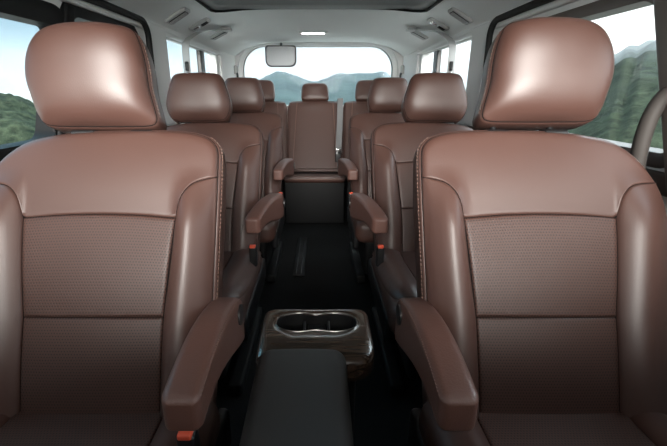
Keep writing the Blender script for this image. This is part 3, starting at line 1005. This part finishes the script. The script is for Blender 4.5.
# ------------------------------------------------------------------ outside
def hillmat(name, c0, c1, scale, bump=1.0):
    m, nt, b = new_mat(name)
    tc = nt.nodes.new('ShaderNodeTexCoord')
    nz = nt.nodes.new('ShaderNodeTexNoise'); nz.inputs['Scale'].default_value = scale; nz.inputs['Detail'].default_value = 8; nz.inputs['Roughness'].default_value = .65
    cr = nt.nodes.new('ShaderNodeValToRGB')
    cr.color_ramp.elements[0].position = .35; cr.color_ramp.elements[0].color = (*c0, 1)
    cr.color_ramp.elements[1].position = .68; cr.color_ramp.elements[1].color = (*c1, 1)
    bp = nt.nodes.new('ShaderNodeBump'); bp.inputs['Strength'].default_value = .8; bp.inputs['Distance'].default_value = bump
    nt.links.new(tc.outputs['Object'], nz.inputs['Vector']); nt.links.new(nz.outputs['Fac'], cr.inputs[0])
    nt.links.new(nz.outputs['Fac'], bp.inputs['Height']); nt.links.new(bp.outputs['Normal'], b.inputs['Normal'])
    nt.links.new(cr.outputs[0], b.inputs['Base Color']); b.inputs['Roughness'].default_value = .9; b.inputs['Specular IOR Level'].default_value = .1
    return m
M_FOREST = hillmat('forest_green', (.006, .012, .007), (.045, .062, .036), .55, .8)
M_MOUNT = hillmat('haze_tinted_mountain_forest', (.012, .030, .032), (.040, .070, .068), .02, 4)  # forest green tinted blue: distance haze put into the colour
M_GROUND = hillmat('lakeside_ground', (.30, .30, .27), (.50, .50, .46), .08, .2)
M_ROCK = hillmat('shore_rock', (.10, .085, .075), (.38, .32, .28), 1.2, .3)

def arc_hill(name, az0, az1, r0, r1, na, nr, hfun, z0, mat, rough=0.0, rs=1.0):
    V = []; F = []
    for j in range(nr + 1):
        t = j / nr; r = r0 + (r1 - r0) * t
        for i in range(na + 1):
            az = math.radians(az0 + (az1 - az0) * i / na)
            s = math.sin(PI * t) ** .8 if 0 < t < 1 else 0
            z = z0 + s * hfun(math.degrees(az))
            x, y = r * math.sin(az), r * math.cos(az)
            if 0 < t < 1:
                z += rough * s * (mnoise.fractal(Vector((x, y, 3.1)) * rs, 1.0, 2.0, 5)) 
            V.append((x, y, z))
    n = na + 1
    for j in range(nr):
        for i in range(na): F.append([j * n + i, j * n + i + 1, (j + 1) * n + i + 1, (j + 1) * n + i])
    return struct(mesh_obj(name, V, F, mat))
Z0 = -9.0
gr = MB().add([(-3000, -1500, Z0), (3000, -1500, Z0), (3000, 3500, Z0), (-3000, 3500, Z0)], [[0, 1, 2, 3]]).build('ground', M_GROUND, None, False); struct(gr)
def fb(x, s, seed): return mnoise.fractal(Vector((x * s, seed, 1.7)), 1.0, 2.0, 4)
# wooded hill seen through the left window
arc_hill('hills_left', -62, -24, 85, 150, 150, 50, lambda a: 9.6 * (1 - sstep(-38.5, -28, a)) * (1 + .10 * fb(a, .25, 4)) + .3, Z0, M_FOREST, 1.3, .22)
# rocks on the shore below the wooded hill
mb = MB()
for k in range(70):
    az = math.radians(random.uniform(-50, -28)); r = random.uniform(80, 88)
    s = random.uniform(.25, .9)
    c = (r * math.sin(az), r * math.cos(az), Z0 + s * .3)
    mb.add(*rbox(c, (s * random.uniform(1.2, 2.6), s * random.uniform(1, 2), s * random.uniform(.7, 1.3)), s * .3, 2, 1, lambda p, q=random.random() * 9: p * (1 + .25 * mnoise.noise(p * 1.5 + Vector((q, q, q))))))
rk = mb.build('shore_rocks', M_ROCK, None, True, 50); tag(rk, 'scattered brown rocks along the shore below the wooded hill', 'rocks', None, 'stuff')
# hazy hillside through the right window
arc_hill('hills_right', 23, 66, 30, 380, 120, 60, lambda a: 24 * sstep(23, 38, a) * (1 + .12 * fb(a, .3, 9)) + .5, Z0, M_FOREST, 5, .05)
# far mountains behind
arc_hill('mountains', -18, 30, 300, 1500, 240, 30, lambda a: 8 + (18 + 13 * math.exp(-((a + 5.5) / 2.2) ** 2) + 17 * math.exp(-((a - 3.8) / 2.6) ** 2) + 15 * math.exp(-((a - 9.5) / 3) ** 2) + 30 * sstep(13, 18, a) + 7 * fb(a, .5, 2.3)) * sstep(-17, -11, a), Z0, M_MOUNT, 6, .012)

# thin haze lying over the far land
hm = bpy.data.materials.new('haze_air'); hm.use_nodes = True
nt = hm.node_tree; nt.nodes.clear()
o_ = nt.nodes.new('ShaderNodeOutputMaterial'); vs = nt.nodes.new('ShaderNodeVolumeScatter')
vs.inputs['Color'].default_value = (.78, .88, 1.0, 1); vs.inputs['Density'].default_value = .00022
nt.links.new(vs.outputs[0], o_.inputs['Volume'])
hz = MB().add(*rbox((150, 1000, 55), (2600, 1700, 130), 1, 1)).build('haze', hm, None, False)
tag(hz, None, None, None, 'structure')

hm2 = hm.copy(); hm2.name = 'near_haze_air'
[n for n in hm2.node_tree.nodes if n.type == 'VOLUME_SCATTER'][0].inputs['Density'].default_value = .0085
hz2 = MB().add(*rbox((252, 190, 20), (400, 360, 60), 1, 1)).build('haze', hm2, None, False); tag(hz2, None, None, None, 'structure')

# ------------------------------------------------------------------ sky
w = bpy.data.worlds.new('sky'); scn.world = w; w.use_nodes = True
nt = w.node_tree; nt.nodes.clear()
N = nt.nodes.new; Lk = nt.links.new
out = N('ShaderNodeOutputWorld'); bg = N('ShaderNodeBackground'); Lk(bg.outputs[0], out.inputs[0])
tc = N('ShaderNodeTexCoord')
sp = N('ShaderNodeSeparateXYZ'); Lk(tc.outputs['Generated'], sp.inputs[0])
def mr(src, a, b, c, d, smooth=True):
    n = N('ShaderNodeMapRange')
    if smooth: n.interpolation_type = 'SMOOTHSTEP'
    for k, v in zip(('From Min', 'From Max', 'To Min', 'To Max'), (a, b, c, d)): n.inputs[k].default_value = v
    Lk(src, n.inputs['Value']); return n.outputs['Result']
def mixc(f, a, b):
    n = N('ShaderNodeMix'); n.data_type = 'RGBA'
    for s, v in (('Factor', f), ('A', a), ('B', b)):
        if hasattr(v, 'is_output'): Lk(v, n.inputs[s])
        else: n.inputs[s].default_value = (*v, 1)
    return n.outputs['Result']
# clear blue side: pale at the horizon, blue above
up = mr(sp.outputs['Z'], -.01, .15, 0, 1)
blue = mixc(up, (.32, .42, .47), (.105, .235, .31))
white = mixc(mr(sp.outputs['Z'], 0, .35, 0, 1), (.46, .505, .535), (.42, .49, .54))
sd = mr(sp.outputs['X'], -.50, .02, 0, 1)
sky = mixc(sd, blue, white)
nz = N('ShaderNodeTexNoise'); nz.inputs['Scale'].default_value = 5; nz.inputs['Detail'].default_value = 5
mp = N('ShaderNodeMapping'); mp.inputs['Scale'].default_value = (1, 1, 4); Lk(tc.outputs['Generated'], mp.inputs[0]); Lk(mp.outputs[0], nz.inputs['Vector'])
cl_ = mr(nz.outputs['Fac'], .52, .75, 0, .35)
sky = mixc(cl_, sky, (.53, .555, .575))
sky = mixc(mr(sp.outputs['Y'], -.1, -.6, 0, 1), sky, (.72, .68, .645))
# unseen sun glow added straight ahead of the car to light the seats
vm = N('ShaderNodeVectorMath'); vm.operation = 'DOT_PRODUCT'
sd_ = Vector((.0, -.98, .19)).normalized()
Lk(tc.outputs['Generated'], vm.inputs[0]); vm.inputs[1].default_value = sd_
g1 = mr(vm.outputs['Value'], .925, 1.0, 0, 1)
gm = N('ShaderNodeMath'); gm.operation = 'MULTIPLY_ADD'; Lk(g1, gm.inputs[0]); gm.inputs[1].default_value = 58.0; gm.inputs[2].default_value = 1.0
# brighter towards the right, raised further to light the cabin walls
rg = mr(sp.outputs['X'], .25, .62, 0, 3.0)
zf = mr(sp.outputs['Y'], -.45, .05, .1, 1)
zm = N('ShaderNodeMath'); zm.operation = 'MULTIPLY'; Lk(mr(sp.outputs['Z'], .20, .65, 0, 4.5), zm.inputs[0]); Lk(zf, zm.inputs[1]); zb = zm.outputs[0]  # zenith boost added out of view, lights the ceiling by ground bounce
ad = N('ShaderNodeMath'); ad.operation = 'ADD'; Lk(gm.outputs[0], ad.inputs[0]); Lk(rg, ad.inputs[1])
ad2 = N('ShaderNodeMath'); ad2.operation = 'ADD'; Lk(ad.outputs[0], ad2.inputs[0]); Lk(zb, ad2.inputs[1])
# sky high up ahead dimmed, out of view, to darken the lower seats
fy = mr(sp.outputs['Y'], -.35, .0, 1, 0); fz = mr(sp.outputs['Z'], .36, .56, 0, .65)
fm = N('ShaderNodeMath'); fm.operation = 'MULTIPLY'; Lk(fy, fm.inputs[0]); Lk(fz, fm.inputs[1])
fs_ = N('ShaderNodeMath'); fs_.operation = 'SUBTRACT'; fs_.inputs[0].default_value = 1; Lk(fm.outputs[0], fs_.inputs[1]); fr_ = fs_.outputs[0]
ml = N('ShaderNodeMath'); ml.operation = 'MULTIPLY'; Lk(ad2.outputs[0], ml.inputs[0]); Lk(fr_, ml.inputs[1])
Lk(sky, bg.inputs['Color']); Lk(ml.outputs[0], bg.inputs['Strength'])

# ------------------------------------------------------------------ camera and view
cam = bpy.data.cameras.new('camera'); co = bpy.data.objects.new('camera', cam); COL.objects.link(co)
cam.sensor_width = 36; cam.lens = 36 * 400 / 667
cam.shift_x = 14.5 / 667
cam.clip_start = .02; cam.clip_end = 6000
co.location = (0, 0, 1.0)
co.rotation_euler = (PI / 2 - math.atan(133 / 400), 0, 0)
scn.camera = co
scn.view_settings.view_transform = 'Standard'
scn.view_settings.look = 'None'
scn.view_settings.exposure = 0.75
scn.view_settings.gamma = 1
scn.view_settings.use_curve_mapping = False
scn.cycles.max_bounces = 8
scn.cycles.diffuse_bounces = 4
scn.cycles.transparent_max_bounces = 12
scn.cycles.volume_bounces = 2
scn.cycles.caustics_reflective = False
scn.cycles.sample_clamp_indirect = 6
